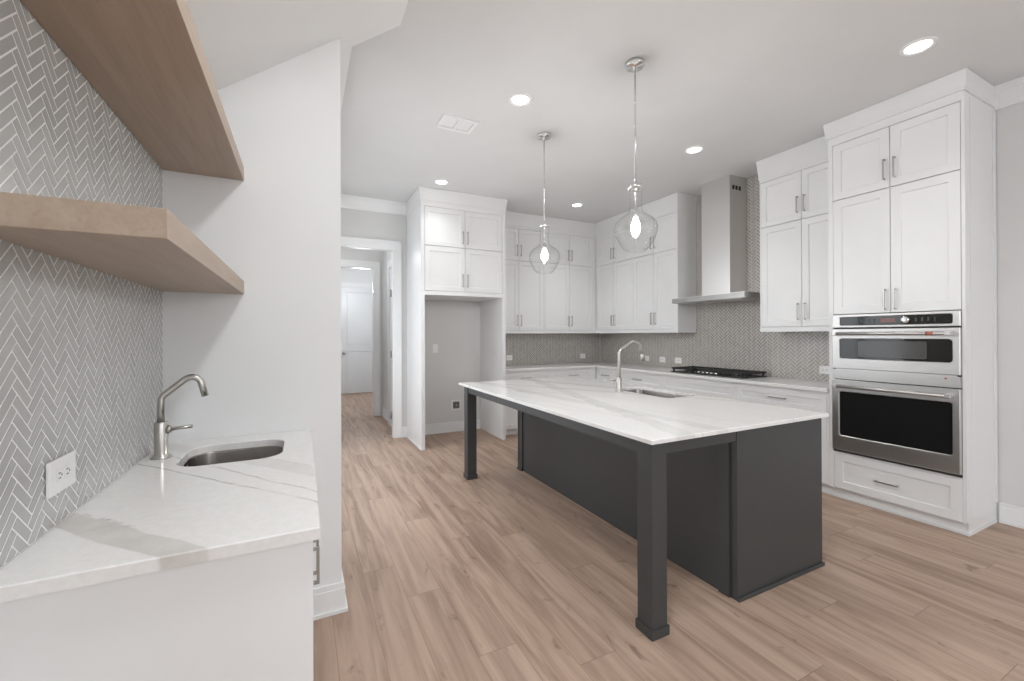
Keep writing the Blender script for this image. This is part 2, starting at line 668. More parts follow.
# sloping soffit under the stair: rises to the right and dies into the ceiling
def soffit_z(x):
    return 2.549 + 0.775 * (x + 0.336)
bm = bmesh.new()
XS1, XS2 = 0.515, 0.25
prism(bm, [(XT, soffit_z(XT)), (XS1, soffit_z(XS1)), (XS1, ZC - .001), (XT, ZC - .001)], 'y', 1.30, YP - 0.001)
prism(bm, [(0.181, soffit_z(0.181)), (XS1, soffit_z(XS1)), (XS1, ZC - .001), (0.181, ZC - .001)], 'y', YP - 0.001, YP2)
prism(bm, [(0.101, soffit_z(0.101)), (XS2, soffit_z(XS2)), (XS2, ZC - .001), (0.101, ZC - .001)], 'y', YP2 + .001, 3.6)
struct('ceiling_soffit', bm, 'wall_white')

# baseboards and crowns
def board(x0, x1, y0, y1, face):
    """baseboard with a stepped top, face = which side looks into the room"""
    bm = bmesh.new()
    t = 0.004
    bx(bm, x0, x1, y0, y1, 0.001, 0.118)
    d = {'-y': (x0, x1, y0 + t, y1), '+y': (x0, x1, y0, y1 - t), '-x': (x0 + t, x1, y0, y1), '+x': (x0, x1 - t, y0, y1)}[face]
    bx(bm, *d, 0.118, 0.145)
    s = 0.012
    d = {'-y': (x0, x1, y0 - s, y0), '+y': (x0, x1, y1, y1 + s), '-x': (x0 - s, x0, y0, y1), '+x': (x1, x1 + s, y0, y1)}[face]
    bx(bm, *d, 0.001, 0.018)
    return bm
struct('baseboard_right', board(XR - .016, XR, YR, 1.20, '-x'), 'trim')
struct('baseboard_partition', boxes((0.03, 0.196, YP - .016, YP, .001, .118), (0.03, 0.192, YP - .012, YP, .118, .145), (0.18, 0.196, YP, YP2 + .016, .001, .118), (0.18, 0.192, YP, YP2 + .012, .118, .145),
                                    (0.03, 0.208, YP - .028, YP - .016, .001, .018), (0.196, 0.208, YP - .016, YP2 + .028, .001, .018)), 'trim')
struct('baseboard_niche', board(1.362, 2.405, YB - .016, YB, '-y'), 'trim')
struct('baseboard_back', board(1.235, 1.308, YB - .016, YB, '-y'), 'trim')
struct('baseboard_hall', board(1.264, 1.28, 6.95, YH1 - .025, '-x'), 'trim')
struct('baseboard_kitchen_left', board(0.1, 0.116, YP2 + .03, YB - .03, '+x'), 'trim')

def crown_profile():
    return [(0.0, 3.085), (0.016, 3.085), (0.02, 3.105), (0.03, 3.115), (0.048, 3.15), (0.075, 3.185), (0.085, 3.19), (0.09, ZC - .001), (0.0, ZC - .001)]
bm = bmesh.new()
prism(bm, [(YB - a, z) for a, z in crown_profile()], 'x', 0.1, 1.306)
struct('trim_1', bm, 'trim')
bm = bmesh.new()
prism(bm, [(XR - a, z) for a, z in crown_profile()], 'y', YR, 1.222)
struct('trim_2', bm, 'trim')
# casings round the two openings and the far door
def casing(name, y, x0, x1, ztop, depth=0.02, w=0.092, jamb=0.1):
    f = boxes((x0 - w, x0, y - depth, y, .001, ztop), (x1, x1 + w, y - depth, y, .001, ztop), (x0 - w, x1 + w, y - depth, y, ztop, ztop + 0.105),
              (x0 - w - .004, x0 - w + .016, y - depth - .006, y - depth, .001, ztop + .105), (x1 + w - .016, x1 + w + .004, y - depth - .006, y - depth, .001, ztop + .105), (x0 - w, x1 + w, y - depth - .006, y - depth, ztop + .089, ztop + .109))
    if jamb:
        for q in ((x0, x0 + .018, y - .004, y + jamb + .004, .001, ztop), (x1 - .018, x1, y - .004, y + jamb + .004, .001, ztop), (x0 + .018, x1 - .018, y - .004, y + jamb + .004, ztop - .018, ztop)):
            bx(f, *q)
    return struct(name, f, 'trim')
cas3 = casing('trim_3', YB - .001, OX0 + .01, OX1, OZ)
casing('trim_4', YH1 - .001, OX0 + .01, OX1, OZ)
casing('trim_5', YF - .001, 0.835, 1.685, 2.60, jamb=0)


def panel_door(w, h, t=0.04, panels=((0.12, 0.24, 1.02), (0.12, 1.16, 2.46))):
    """two-panel interior door, local x 0..w, front at y=0, z 0..h"""
    bm = bmesh.new()
    m = panels[0][0]
    bx(bm, 0, w, 0.018, t, 0, h)
    zs = [0] + [v for p in panels for v in p[1:]] + [h]
    bx(bm, 0, m, 0, 0.018, 0, h)
    bx(bm, w - m, w, 0, 0.018, 0, h)
    for i in range(0, len(zs), 2):
        bx(bm, m, w - m, 0, 0.018, zs[i], zs[i + 1])
    for _, a, b in panels:
        bx(bm, m + .03, w - m - .03, 0.006, 0.018, a + .03, b - .03, 0.004)
    return bm


d1 = struct('door_1', panel_door(0.85, 2.585), 'door')
d1.location = (0.835, YF - 0.043, 0.008)
kb = bmesh.new()
lathe(kb, [(0.036, -0.0005), (0.036, -0.008), (0.014, -0.012), (0.014, -0.03), (0.03, -0.038), (0.036, -0.05), (0.027, -0.064), (0.006, -0.068)], 20, (0.07, 0, 0.985), 'y')
obj('knob', kb, 'nickel', d1)
# pantry door folded back against the hall wall, three hinges on the jamb
d2 = struct('door_2', panel_door(0.78, 2.57), 'door')
d2.location = (1.22, 6.9, 0.008)
d2.rotation_euler = (0, 0, -PI / 2)
for z in (0.30, 1.15, 2.0):
    hb = bmesh.new()
    lathe(hb, [(0.008, z - .05), (0.008, z + .05)], 12, (OX1 - .028, YB + .112, 0))
    bx(hb, OX1 - .022, OX1 - .0185, YB + .06, YB + .112, z - .05, z + .05)
    obj('hinge', hb, 'pull', cas3)


# ------------------------------------------------------------------ herringbone tile
def herringbone(x0, x1, z0, z1, w=0.0288, grout=0.0033, thick=0.0006, ox=0.0, oz=0.0):
    """tiles in local x/z, their face at y=-thick, clipped to the rectangle"""
    bm = bmesh.new()
    g = grout / 2
    q = math.sqrt(0.5)
    span = max(x1 - x0, z1 - z0) + 0.3
    cx, cz = (x0 + x1) / 2, (z0 + z1) / 2
    K = int(span / w) + 4
    def add(a0, a1, b0, b1):
        pts = []
        for a, b in ((a0 + g, b0 + g), (a1 - g, b0 + g), (a1 - g, b1 - g), (a0 + g, b1 - g)):
            pts.append((cx + (a - b) * q + ox, cz + (a + b) * q + oz))
        if max(p[0] for p in pts) < x0 or min(p[0] for p in pts) > x1 or max(p[1] for p in pts) < z0 or min(p[1] for p in pts) > z1:
            return
        f = [bm.verts.new((p[0], -thick, p[1])) for p in pts]
        k = [bm.verts.new((p[0], 0, p[1])) for p in pts]
        bm.faces.new(f)
        for i in range(4):
            j = (i + 1) % 4
            bm.faces.new((f[j], f[i], k[i], k[j]))
    for n in range(-K // 3, K // 3 + 1):
        for m in range(-2 * K, 2 * K + 1):
            a, b = (m + 3 * n) * w, (m - 3 * n) * w
            add(a, a + 3 * w, b, b + w)
            add(a + 3 * w, a + 4 * w, b - 2 * w, b + w)
    for co, no in (((x0, 0, 0), (-1, 0, 0)), ((x1, 0, 0), (1, 0, 0)), ((0, 0, z0), (0, 0, -1)), ((0, 0, z1), (0, 0, 1))):
        bmesh.ops.bisect_plane(bm, geom=bm.verts[:] + bm.edges[:] + bm.faces[:], plane_co=co, plane_no=no, clear_outer=True)
    return bm


def place(o, loc, rot):
    o.location = loc
    o.rotation_euler = (0, 0, rot)
    return o

ZW = 0.935                      # kitchen worktop height
# zigzag pitch and phase of the bar tile
WB = 0.0264
PHX = (1.2655 - 0.56 - (YP - .562) / 2 - 2 * math.sqrt(.5) * WB) % (3 * math.sqrt(2) * WB)
PHZ = (1.2685 - (0.944 + 2.36) / 2 - 4 * math.sqrt(.5) * WB) % (math.sqrt(2) * WB)
# bar wall (faces +X): grout bed on the wall, tiles on it
t1 = struct('wall_grout_bed', boxes((XT, XT + .004, 0.56, YP - .001, 0.90, 2.36)), 'grout', wall_left)
t2 = place(struct('wall_herringbone_tile', herringbone(0.0, YP - .562, 0.944, 2.36, w=WB, grout=0.0048, ox=PHX, oz=PHZ), 'tile_bar', wall_left), (XT + .0042, 0.56, 0), PI / 2)
# kitchen right wall (faces -X): local x runs towards -Y
struct('wall_grout_bed', boxes((XR - .004, XR, 2.06, YB, 0.90, 1.50), (XR - .004, XR, 2.80, 3.92, 1.50, ZC - .002)), 'grout', wall_right)
place(struct('wall_herringbone_tile', herringbone(0.002, YB - 2.062, ZW + .001, 1.50), 'tile_kit', wall_right), (XR - .0042, YB - .005, 0), -PI / 2)
place(struct('wall_herringbone_tile', herringbone(YB - 3.92, YB - 2.80, 1.50, ZC - .002, ox=0.002 + (YB - 2.06) / 2 - (2 * YB - 6.72) / 2, oz=(ZW + 1.5) / 2 - (1.5 + ZC) / 2 + 20 * 0.0288 * math.sqrt(2)), 'tile_kit', wall_right), (XR - .0042, YB - .005, 0), -PI / 2)
# kitchen back wall (faces -Y)
struct('wall_grout_bed', boxes((2.46, XR - .004, YB - .004, YB, 0.90, 1.50)), 'grout', wall_back)
place(struct('wall_herringbone_tile', herringbone(0.0, XR - 2.47, ZW, 1.50), 'tile_kit', wall_back), (2.46, YB - .0042, 0), 0)


# ------------------------------------------------------------------ cabinet builders
# local frame of every cabinet: x to the right along its front, y from the front face (0) into the wall, z up
def pull_bm(L=0.16, horizontal=False):
    """slim squared bar pull, centred on the origin, standing out towards -y"""
    bm = bmesh.new()
    h = L / 2
    def b(a0, a1, y0, y1, c0, c1):
        if horizontal:
            bx(bm, a0, a1, y0, y1, c0, c1, 0.0015)
        else:
            bx(bm, c0, c1, y0, y1, a0, a1, 0.0015)
    b(-h, h, -0.033, -0.024, -0.005, 0.005)
    b(-h, -h + .011, -0.0245, 0.0, -0.005, 0.005)
    b(h - .011, h, -0.0245, 0.0, -0.005, 0.005)
    return bm


def shaker_bm(x0, x1, z0, z1, rail=0.06, t=0.02, y=0.0):
    bm = bmesh.new()
    rec, ch = 0.009, 0.004
    def loop(i, yy):
        return [bm.verts.new((x0 + i, yy, z0 + i)), bm.verts.new((x1 - i, yy, z0 + i)), bm.verts.new((x1 - i, yy, z1 - i)), bm.verts.new((x0 + i, yy, z1 - i))]
    ls = [loop(0, y + t), loop(0, y + .0015), loop(0.0015, y), loop(rail, y), loop(rail + ch, y + rec)]
    for a, b in zip(ls, ls[1:]):
        for i in range(4):
            j = (i + 1) % 4
            bm.faces.new((a[i], a[j], b[j], b[i]))
    bm.faces.new(ls[-1])
    bm.faces.new(ls[0][::-1])
    return bm


def door(parent, x0, x1, z0, z1, handle=None, name='door', rail=0.06, L=0.16):
    d = obj(name, shaker_bm(x0, x1, z0, z1, rail), 'cab', parent)
    if handle:
        hx, hz, hor = handle
        h = obj('handle', pull_bm(L, hor), 'pull', d)
        h.location = (hx, 0, hz)
    return d


def pair(parent, x0, x1, z0, z1, hz, g=0.0022, rail=0.06, mid=None):
    m = mid or (x0 + x1) / 2
    door(parent, x0 + g, m - g, z0 + g, z1 - g, (m - .032, hz, False), rail=rail)
    door(parent, m + g, x1 - g, z0 + g, z1 - g, (m + .032, hz, False), rail=rail)


def crown_bm(x0, x1, y1, z0, z1, left=True, right=True, o0=0.008, o1=0.03):
    """solid flared crown on top of a cabinet: front always, sides if free"""
    bm = bmesh.new()
    prof = [(0.0, z0), (o0, z0), (o0, z0 + .012), (o0 + .004, z0 + .016)] + [(o0 + .004 + (o1 - o0 - .004) * (k / 6) ** 1.4, z0 + .016 + (z1 - z0 - .03) * k / 6) for k in range(1, 7)] + [(o1, z1)]
    rings = []
    for o, z in prof:
        a, b = x0 - (o if left else 0), x1 + (o if right else 0)
        rings.append([bm.verts.new(p) for p in ((a, -o, z), (b, -o, z), (b, y1, z), (a, y1, z))])
    for p, q in zip(rings, rings[1:]):
        for i in range(4):
            j = (i + 1) % 4
            bm.faces.new((p[i], p[j], q[j], q[i]))
    bm.faces.new(rings[0][::-1])
    bm.faces.new(rings[-1])
    return bm


def carcass(w, depth, z0, z1, sl, sr, rt_, rb, t=0.018):
    """open-fronted box with a face frame flush with the doors"""
    bm = bmesh.new()
    bx(bm, 0, w, 0.024, depth, z0, z1)
    bx(bm, 0, sl, 0, 0.024, z0, z1)
    bx(bm, w - sr, w, 0, 0.024, z0, z1)
    if rt_:
        bx(bm, sl, w - sr, 0, 0.024, z1 - rt_, z1)
    if rb:
        bx(bm, sl, w - sr, 0, 0.024, z0, z0 + rb)
    return bm


def wall_unit(label, group, loc, rot, w, depth, left_free, right_free, sl=0.012, sr=0.012, ztop=3.0, mid=None):
    """tall stacked wall cabinet: two short doors over two long ones, crown, light rail"""
    t = thing('wall_cabinet', label, 'cabinet', loc, rot, group)
    obj('body', carcass(w, depth, 1.482, 3.02, sl, sr, 0.02, 0.0), 'cab', t)
    pair(t, sl, w - sr, 1.484, 2.522, 1.63, mid=mid)
    pair(t, sl, w - sr, 2.524, 2.998, 2.672, rail=0.055, mid=mid)
    cr = crown_bm(0, w, depth, 3.0205, ZC - .002, left_free, right_free, 0.003, 0.022)
    obj('crown_moulding', cr, 'cab', t)
    obj('light_rail', boxes((0, w, -0.004, 0.02, 1.435, 1.4815), (0, 0.018, 0.02, depth - .006, 1.435, 1.4815), (w - .018, w, 0.02, depth - .006, 1.435, 1.4815), (.018, w - .018, 0.02, depth - .006, 1.468, 1.4815)), 'cab', t)
    return t


XF = 4.332          # front of the right-hand wall cabinets
YFU = 5.595         # front of the back wall cabinets
GU = 'white shaker wall cabinets'
wall_unit('white wall cabinet on the back wall, next to the fridge recess, behind the farther pendant', GU, (2.462, YFU, 0), 0, 0.885, YB - YFU - .006, False, False)
wall_unit('white wall cabinet on the back wall, in the corner, right of the farther pendant', GU, (3.348, YFU, 0), 0, 0.982, YB - YFU - .006, False, False, sr=0.06)
wall_unit('white wall cabinet on the range wall, against the inside corner, beside the nearer pendant', GU, (XF, 5.59, 0), -PI / 2, 0.858, XR - XF - .006, False, False, sl=0.03)
wall_unit('white wall cabinet immediately left of the steel range hood', GU, (XF, 4.731, 0), -PI / 2, 0.828, XR - XF - .006, False, True, sr=0.02)
wall_unit('white wall cabinet between the range hood and the tall oven cabinet', GU, (XF, 2.815, 0), -PI / 2, 0.752, XR - XF - .006, True, False, sr=0.012, mid=0.415)

# corner filler behind the two corner cabinets is the cabinet side itself; fridge surround next
fr = thing('fridge_surround_cabinet', 'tall white cabinet surround bridging the empty fridge recess', 'cabinet', (1.31, 5.13, 0))
FW, FD = 1.148, YB - 5.13 - .004
obj('side_panel', boxes((0, 0.045, 0, FD, .001, 3.07)), 'cab', fr)
obj('side_panel', boxes((FW - .045, FW, 0, FD, .001, 3.07)), 'cab', fr)
b = boxes((0.0455, FW - .0455, 0.024, FD, 1.915, 3.07), (0.0455, FW - .0455, 0, 0.024, 3.015, 3.07), (0.0455, FW - .0455, 0, 0.024, 1.915, 1.963))
obj('body', b, 'cab', fr)
pair(fr, 0.0465, FW - .0465, 1.965, 2.528, 2.11)
pair(fr, 0.0465, FW - .0465, 2.53, 3.013, 2.66)
obj('crown_moulding', crown_bm(0, FW, FD, 3.0705, ZC - .002, True, True, 0.006, 0.026), 'cab', fr)
obj('shoe_moulding', boxes((-.012, -.0005, -.012, FD - .04, .001, .02), (-.0005, .045, -.012, -.0005, .001, .02)), 'trim', fr)

# tall oven cabinet, made as panels so that the oven sits inside
TD = XR - 4.11 - .004
tc = thing('tall_oven_cabinet', 'floor-to-ceiling white cabinet housing the built-in steel ovens', 'cabinet', (4.11, 2.055, 0), -PI / 2)
TW = 0.84
bm = boxes((0, 0.02, 0.0, TD, 0.086, 3.10), (TW - .0135, TW, 0.0, TD, 0.086, 3.10), (TW - .0135, TW, 0.045, TD, .001, 0.086), (0, .02, 0.045, TD, .001, 0.086),
           (0.02, TW - .0135, 0.024, TD, 1.585, 3.10), (0.02, TW - .0135, 0.024, TD, 0.086, 0.405), (0.02, TW - .0135, TD - .02, TD, 0.405, 1.585),
           (0.02, TW - .0135, 0, 0.024, 3.034, 3.10), (0.02, 0.034, 0, 0.024, 0.086, 3.034), (0.034, TW - .0135, 0, 0.024, 0.392, 0.405))
obj('body', bm, 'cab', tc)
obj('trim_strip', boxes((TW + .0003, TW + .004, 0.10, 0.102, 0.1, 3.08), (TW + .0003, TW + .008, TD - .05, TD - .004, 0.15, 3.08), (TW + .0003, TW + .006, 0.0, 0.02, 0.1, 3.09)), 'cab', tc)
pair(tc, 0.034, TW - .0145, 2.556, 3.032, 2.70, rail=0.062)
pair(tc, 0.034, TW - .0145, 1.575, 2.553, 1.68, rail=0.062)
door(tc, 0.036, TW - .0155, 0.094, 0.389, (0.40, 0.235, True), 'drawer', rail=0.062, L=0.15)
obj('toe_kick', boxes((0.021, TW - .0145, 0.045, 0.06, .001, 0.0855), (-.001, TW + .009, 0.033, 0.0445, .001, 0.02), (TW + .0003, TW + .009, 0.0445, TD - .03, .001, 0.02)), 'cab', tc)
obj('crown_moulding', crown_bm(0, TW, TD, 3.1005, ZC - .002, True, True, 0.012, 0.024), 'cab', tc)

# base cabinets
GB = 'white base cabinets under the perimeter worktop'
def base_unit(label, loc, rot, w, depth, drawer_handle=True, sl=0.02, sr=0.02, doors=True):
    t = thing('base_cabinet', label, 'cabinet', loc, rot, GB)
    bm = carcass(w, depth, 0.09, 0.904, sl, sr, 0.028, 0.0)
    obj('body', bm, 'cab', t)
    g = 0.0015
    door(t, sl + g, w - sr - g, 0.715, 0.874, (w / 2, 0.80, True) if drawer_handle else None, 'drawer', rail=0.045)
    m = w / 2
    door(t, sl + g, m - g, 0.093, 0.711, (m - .035, 0.60, False))
    door(t, m + g, w - sr - g, 0.093, 0.711, (m + .035, 0.60, False))
    obj('toe_kick', boxes((0.001, w - .001, 0.045, 0.06, .001, 0.0895), (0.001, w - .001, 0.034, 0.0445, .001, 0.02)), 'cab', t)
    return t
BD = YB - 5.31 - .006
base_unit('white base cabinet beside the fridge recess on the back wall', (2.462, 5.31, 0), 0, 0.80, BD)
base_unit('white base cabinet on the back wall, between the recess one and the corner', (3.263, 5.31, 0), 0, 0.84, BD, sr=0.09)
RD = XR - 4.11 - .006
base_unit('white base cabinet on the range wall, first out of the corner', (4.11, 5.305, 0), -PI / 2, 0.46, RD)
base_unit('white base cabinet left of the cooktop cabinet, behind the island faucet', (4.11, 4.843, 0), -PI / 2, 0.884, RD)
base_unit('white base cabinet under the gas cooktop, with a plain drawer front', (4.11, 3.957, 0), -PI / 2, 1.01, RD, drawer_handle=False)
base_unit('white base cabinet between the cooktop and the tall oven cabinet', (4.11, 2.945, 0), -PI / 2, 0.888, RD)

# L-shaped perimeter worktop
bm = bmesh.new()
slab(bm, [(2.461, 5.28), (4.08, 5.28), (4.08, 2.058), (XR - .006, 2.058), (XR - .006, YB - .006), (2.461, YB - .006)], [], 0.905, ZW)
tag(obj('perimeter_worktop', bm, 'quartz'), 'L-shaped white quartz worktop running along the tiled walls', 'countertop')


# ------------------------------------------------------------------ wall oven
ov = thing('combination_wall_oven', 'stainless steel microwave and oven stack built into the tall white cabinet', 'oven', (4.11, 2.02, 0), -PI / 2)
OW = 0.79
def rring(bm, x0, x1, z0, z1, r, hx0, hx1, hz0, hz1, hr, y0, y1, bev=0.0):
    """flat plate in the x/z plane with a rounded hole"""
    b2 = bmesh.new()
    slab(b2, rrect(x0, x1, z0, z1, r, 4), [rrect(hx0, hx1, hz0, hz1, hr, 6)], y0, y1, 0.004)
    # slab is x/y with z up: turn it so its top looks to -y
    bmesh.ops.transform(b2, matrix=Matrix(((1, 0, 0, 0), (0, 0, -1, 0), (0, 1, 0, 0), (0, 0, 0, 1))), verts=b2.verts)
    merge(bm, b2)
obj('chassis', boxes((0.012, OW - .012, 0.0, 0.50, 0.43, 1.565)), 'slot', ov)
# control panel
bm = bmesh.new()
rring(bm, 0, OW, 1.462, 1.572, 0.004, 0.055, OW - .040, 1.481, 1.550, 0.012, 0.0005, 0.022)
cp = obj('control_panel', bm, 'steel', ov)
bm = bmesh.new()
bx(bm, 0.053, OW - .038, -0.014, -0.001, 1.479, 1.552)
obj('control_glass', bm, 'glassblk', cp)
obj('display', boxes((0.335, 0.43, -0.0146, -0.0141, 1.499, 1.534)), 'display', cp)
for x in (0.20, 0.228, 0.256, 0.29, 0.545, 0.58, 0.615, 0.65):
    obj('key_legend', boxes((x, x + .011, -0.0145, -0.0141, 1.502, 1.530)), 'legend', cp)
bm = bmesh.new()
lathe(bm, [(0.026, -0.0142), (0.026, -0.03), (0.023, -0.036), (0.012, -0.037)], 24, (0.492, 0, 1.516), 'y')
obj('dial', bm, 'chrome', cp)
# microwave door
bm = bmesh.new()
rring(bm, 0, OW, 1.118, 1.452, 0.004, 0.055, OW - .040, 1.205, 1.370, 0.022, 0.0005, 0.028)
md = obj('microwave_door', bm, 'steel', ov)
obj('door_glass', boxes((0.053, OW - .038, -0.018, -0.001, 1.203, 1.372)), 'glassblk', md)
bm = bmesh.new()
rr = bmesh.new()
slab(rr, rrect(0.185, 0.612, 1.222, 1.352, 0.012, 4), [], 0.0181, 0.0188, 0.0002)
bmesh.ops.transform(rr, matrix=Matrix(((1, 0, 0, 0), (0, 0, -1, 0), (0, 1, 0, 0), (0, 0, 0, 1))), verts=rr.verts)
merge(bm, rr)
obj('viewing_window', bm, 'screen', md)
def oven_handle(z, parent, L0=0.03, L1=OW - .035):
    bm = bmesh.new()
    tube(bm, [(L0, -0.075, z), (L1, -0.075, z)], 0.013, 16)
    for x in (L0 + .012, L1 - .012):
        bx(bm, x - .016, x + .016, -0.09, -0.028, z - .015, z + .015, 0.004)
    return obj('handle', bm, 'steel', parent)
mh = oven_handle(1.412, md)
bm = bmesh.new()
tube(bm, [(0.628, -0.075, 1.412), (0.668, -0.075, 1.412)], 0.0145, 16)
obj('handle_tag', bm, 'red', md, 'red tag wrapped on the microwave handle')
obj('vent_strip', boxes((0, OW, -0.024, -0.0005, 1.03, 1.108), (0.02, OW - .02, -0.012, -0.0005, 1.108, 1.117)), 'steel', ov)
bm = bmesh.new()
lathe(bm, [(0.007, -0.0245), (0.007, -0.027)], 16, (0.715, 0, 1.092), 'y')
obj('emblem', bm, 'red', ov)
# lower oven door
bm = bmesh.new()
rring(bm, 0, OW, 0.428, 1.022, 0.004, 0.055, OW - .040, 0.555, 0.925, 0.016, 0.0005, 0.034)
od = obj('oven_door', bm, 'steel', ov)
obj('door_glass', boxes((0.053, OW - .038, -0.024, -0.001, 0.553, 0.927)), 'glassblk', od)
oven_handle(0.972, od)
obj('bottom_trim', boxes((0, OW, -0.012, -0.0005, 0.408, 0.424)), 'slot', ov)


# ------------------------------------------------------------------ range hood
hd = thing('range_hood', 'stainless steel chimney range hood above the cooktop', 'range hood', (4.19, 2.895, 0))
HX = XR - .006 - 4.19
bm = bmesh.new()
bx(bm, 0, HX, 0, 0.975, 1.80, 1.858, 0.003)
cn = obj('canopy', bm, 'steeld', hd)
bm = bmesh.new()
for k in range(2):
    bx(bm, 0.05, HX - .06, 0.06 + .44 * k, 0.47 + .44 * k, 1.795, 1.7995)
obj('grease_filter', bm, 'nickel', cn)
bm = bmesh.new()
prism(bm, [(0.0, 0.0), (HX, 0.0), (HX, 0.975), (0.0, 0.975)], 'z', 1.8585, 1.865)
obj('top_plate', bm, 'steelv', hd)
bm = bmesh.new()
bx(bm, 0.178, HX, 0.295, 0.672, 1.8655, ZC - .002, 0.0025)
ch = obj('chimney', bm, 'steelv', hd)
bm = bmesh.new()
for k in range(3):
    s = bmesh.new()
    slab(s, rrect(0.225 + k * .055, 0.263 + k * .055, 3.075, 3.125, 0.008, 4), [], 0.0, 0.0015, 0.0003)
    bmesh.ops.transform(s, matrix=Matrix(((1, 0, 0, 0), (0, 0, -1, 0.2948), (0, 1, 0, 0), (0, 0, 0, 1))), verts=s.verts)
    merge(bm, s)
obj('vent_slot', bm, 'slot', ch)
for k in range(4):
    bm = bmesh.new()
    lathe(bm, [(0.008, -0.0003), (0.008, -0.004), (0.006, -0.005)], 12, (0, 0.40 + k * .045, 1.83), 'x')
    obj('button', bm, 'chrome', hd)

# ------------------------------------------------------------------ gas cooktop
ck = thing('gas_cooktop', 'black gas cooktop with cast iron grates set on the worktop below the hood', 'cooktop', (4.20, 2.925, ZW))
CW, CL = 0.42, 0.98
bm = bmesh.new()
bx(bm, 0, CW, 0, CL, 0.001, 0.012, 0.004)
obj('cooktop_tray', bm, 'iron', ck)
bm_burn = [(0.12, 0.15), (0.31, 0.15), (0.22, 0.47), (0.12, 0.79), (0.31, 0.79)]
for x, y in bm_burn:
    bm = bmesh.new()
    lathe(bm, [(0.05, 0.0125), (0.05, 0.02), (0.036, 0.022), (0.036, 0.03), (0.03, 0.034)], 20, (x, y, 0))
    obj('burner', bm, 'iron', ck)
for k in range(3):
    y0, y1 = 0.006 + k * 0.324, 0.006 + k * 0.324 + 0.318
    bm = bmesh.new()
    for (a, b_, c, d) in ((0.07 if k == 1 else 0.012, CW - .012, y0, y0 + .014), (0.07 if k == 1 else 0.012, CW - .012, y1 - .014, y1), (0.07 if k == 1 else 0.012, 0.084 if k == 1 else 0.026, y0, y1), (CW - .026, CW - .012, y0, y1), (0.20, 0.214, y0, y1)):
        bx(bm, a, b_, c, d, 0.040, 0.062, 0.003)
    for x in (0.12, 0.31):
        bx(bm, x - .006, x + .006, y0 + .014, y0 + .105, 0.042, 0.054)
        bx(bm, x - .006, x + .006, y1 - .105, y1 - .014, 0.042, 0.054)
    for x in (0.09 if k == 1 else 0.03, CW - .03):
        for y in (y0 + .02, y1 - .02):
            bx(bm, x - .008, x + .008, y - .008, y + .008, 0.012, 0.04)
    obj('grate', bm, 'iron', ck)
for k in range(5):
    bm = bmesh.new()
    lathe(bm, [(0.02, 0.0125), (0.02, 0.03), (0.017, 0.036), (0.01, 0.037)], 18, (0.04, 0.35 + k * .058, 0))
    obj('knob', bm, 'chrome', ck)


# ------------------------------------------------------------------ island
isl = thing('kitchen_island', 'charcoal painted kitchen island base with two square posts', 'island', (0, 0, 0))
IX0, IX1, IY0, IY1, IZ = 2.04, 2.835, 1.475, 3.965, 0.906
bm = boxes((IX0 + .012, IX0 + .03, IY0 + .02, IY1 - .02, .001, IZ), (IX1 - .02, IX1, IY0 + .02, IY1 - .02, .001, IZ), (IX0 + .03, IX1 - .02, IY1 - .04, IY1 - .02, .001, IZ), (IX0 + .03, IX1 - .02, IY0 + .02, IY0 + .04, .001, IZ), (IX0 + .03, IX1 - .02, IY0 + .04, IY1 - .04, 0.08, 0.1))
obj('body', bm, 'black', isl)
bm = bmesh.new()
bx(bm, IX0 + .0125, IX1 + .004, IY0 - .012, IY0 + .0195, .001, IZ, 0.0015)
obj('end_panel', bm, 'black', isl)
bm = bmesh.new()
bx(bm, IX0, IX1 + .004, IY1 - .0195, IY1 + .004, .001, IZ, 0.0015)
obj('end_panel', bm, 'black', isl)
for y0, y1 in ((IY0 + .03, IY0 + .095), (IY1 - .095, IY1 - .03)):
    bm = bmesh.new()
    bx(bm, IX0, IX0 + .0115, y0, y1, .001, IZ, 0.0015)
    obj('corner_stile', bm, 'black', isl)
def shoe(x0, x1, y0, y1):
    bm = bmesh.new()
    bx(bm, x0, x1, y0, y1, .001, 0.022, 0.004)
    return bm
obj('shoe_moulding', shoe(IX0 + .008, IX1 + .012, IY0 - .024, IY0 - .0125), 'black', isl)
obj('shoe_moulding', shoe(IX0 - .012, IX0 - .0005, IY1 - .1, IY1 + .004), 'black', isl)
PX0, PX1 = 1.442, 1.536
for y0 in (1.455, 3.872):
    bm = bmesh.new()
    bx(bm, PX0, PX1, y0, y0 + .096, .001, IZ, 0.002)
    lg = obj('leg', bm, 'black', isl)
    bm = bmesh.new()
    o = 0.007
    for a, b_, c, d in ((PX0 - o, PX1 + o, y0 - o, y0 - .0005), (PX0 - o, PX1 + o, y0 + .0965, y0 + .096 + o), (PX0 - o, PX0 - .0005, y0 - .0005, y0 + .0965), (PX1 + .0005, PX1 + o, y0 - .0005, y0 + .0965)):
        bx(bm, a, b_, c, d, .001, 0.045)
    obj('plinth_block', bm, 'black', lg)
obj('apron', boxes((PX0 + .008, PX0 + .03, 1.552, 3.871, 0.846, IZ)), 'black', isl)
obj('apron', boxes((PX1 + .001, IX0 + .012, 1.466, 1.488, 0.846, IZ)), 'black', isl)
obj('apron', boxes((PX1 + .001, IX0 - .0005, 3.94, 3.962, 0.846, IZ)), 'black', isl)

# island worktop, sink and faucet
SK = (2.48, 2.80, 2.33, 2.97)
hole = rrect(SK[0], SK[1], SK[2], SK[3], 0.05, 6)
bm = bmesh.new()
slab(bm, rrect(1.424, 2.865, 1.435, 4.08, 0.004, 3), [hole], 0.9075, 0.928)
tag(obj('island_worktop', bm, 'quartz'), 'thick white quartz slab with grey veins topping the charcoal island', 'countertop')

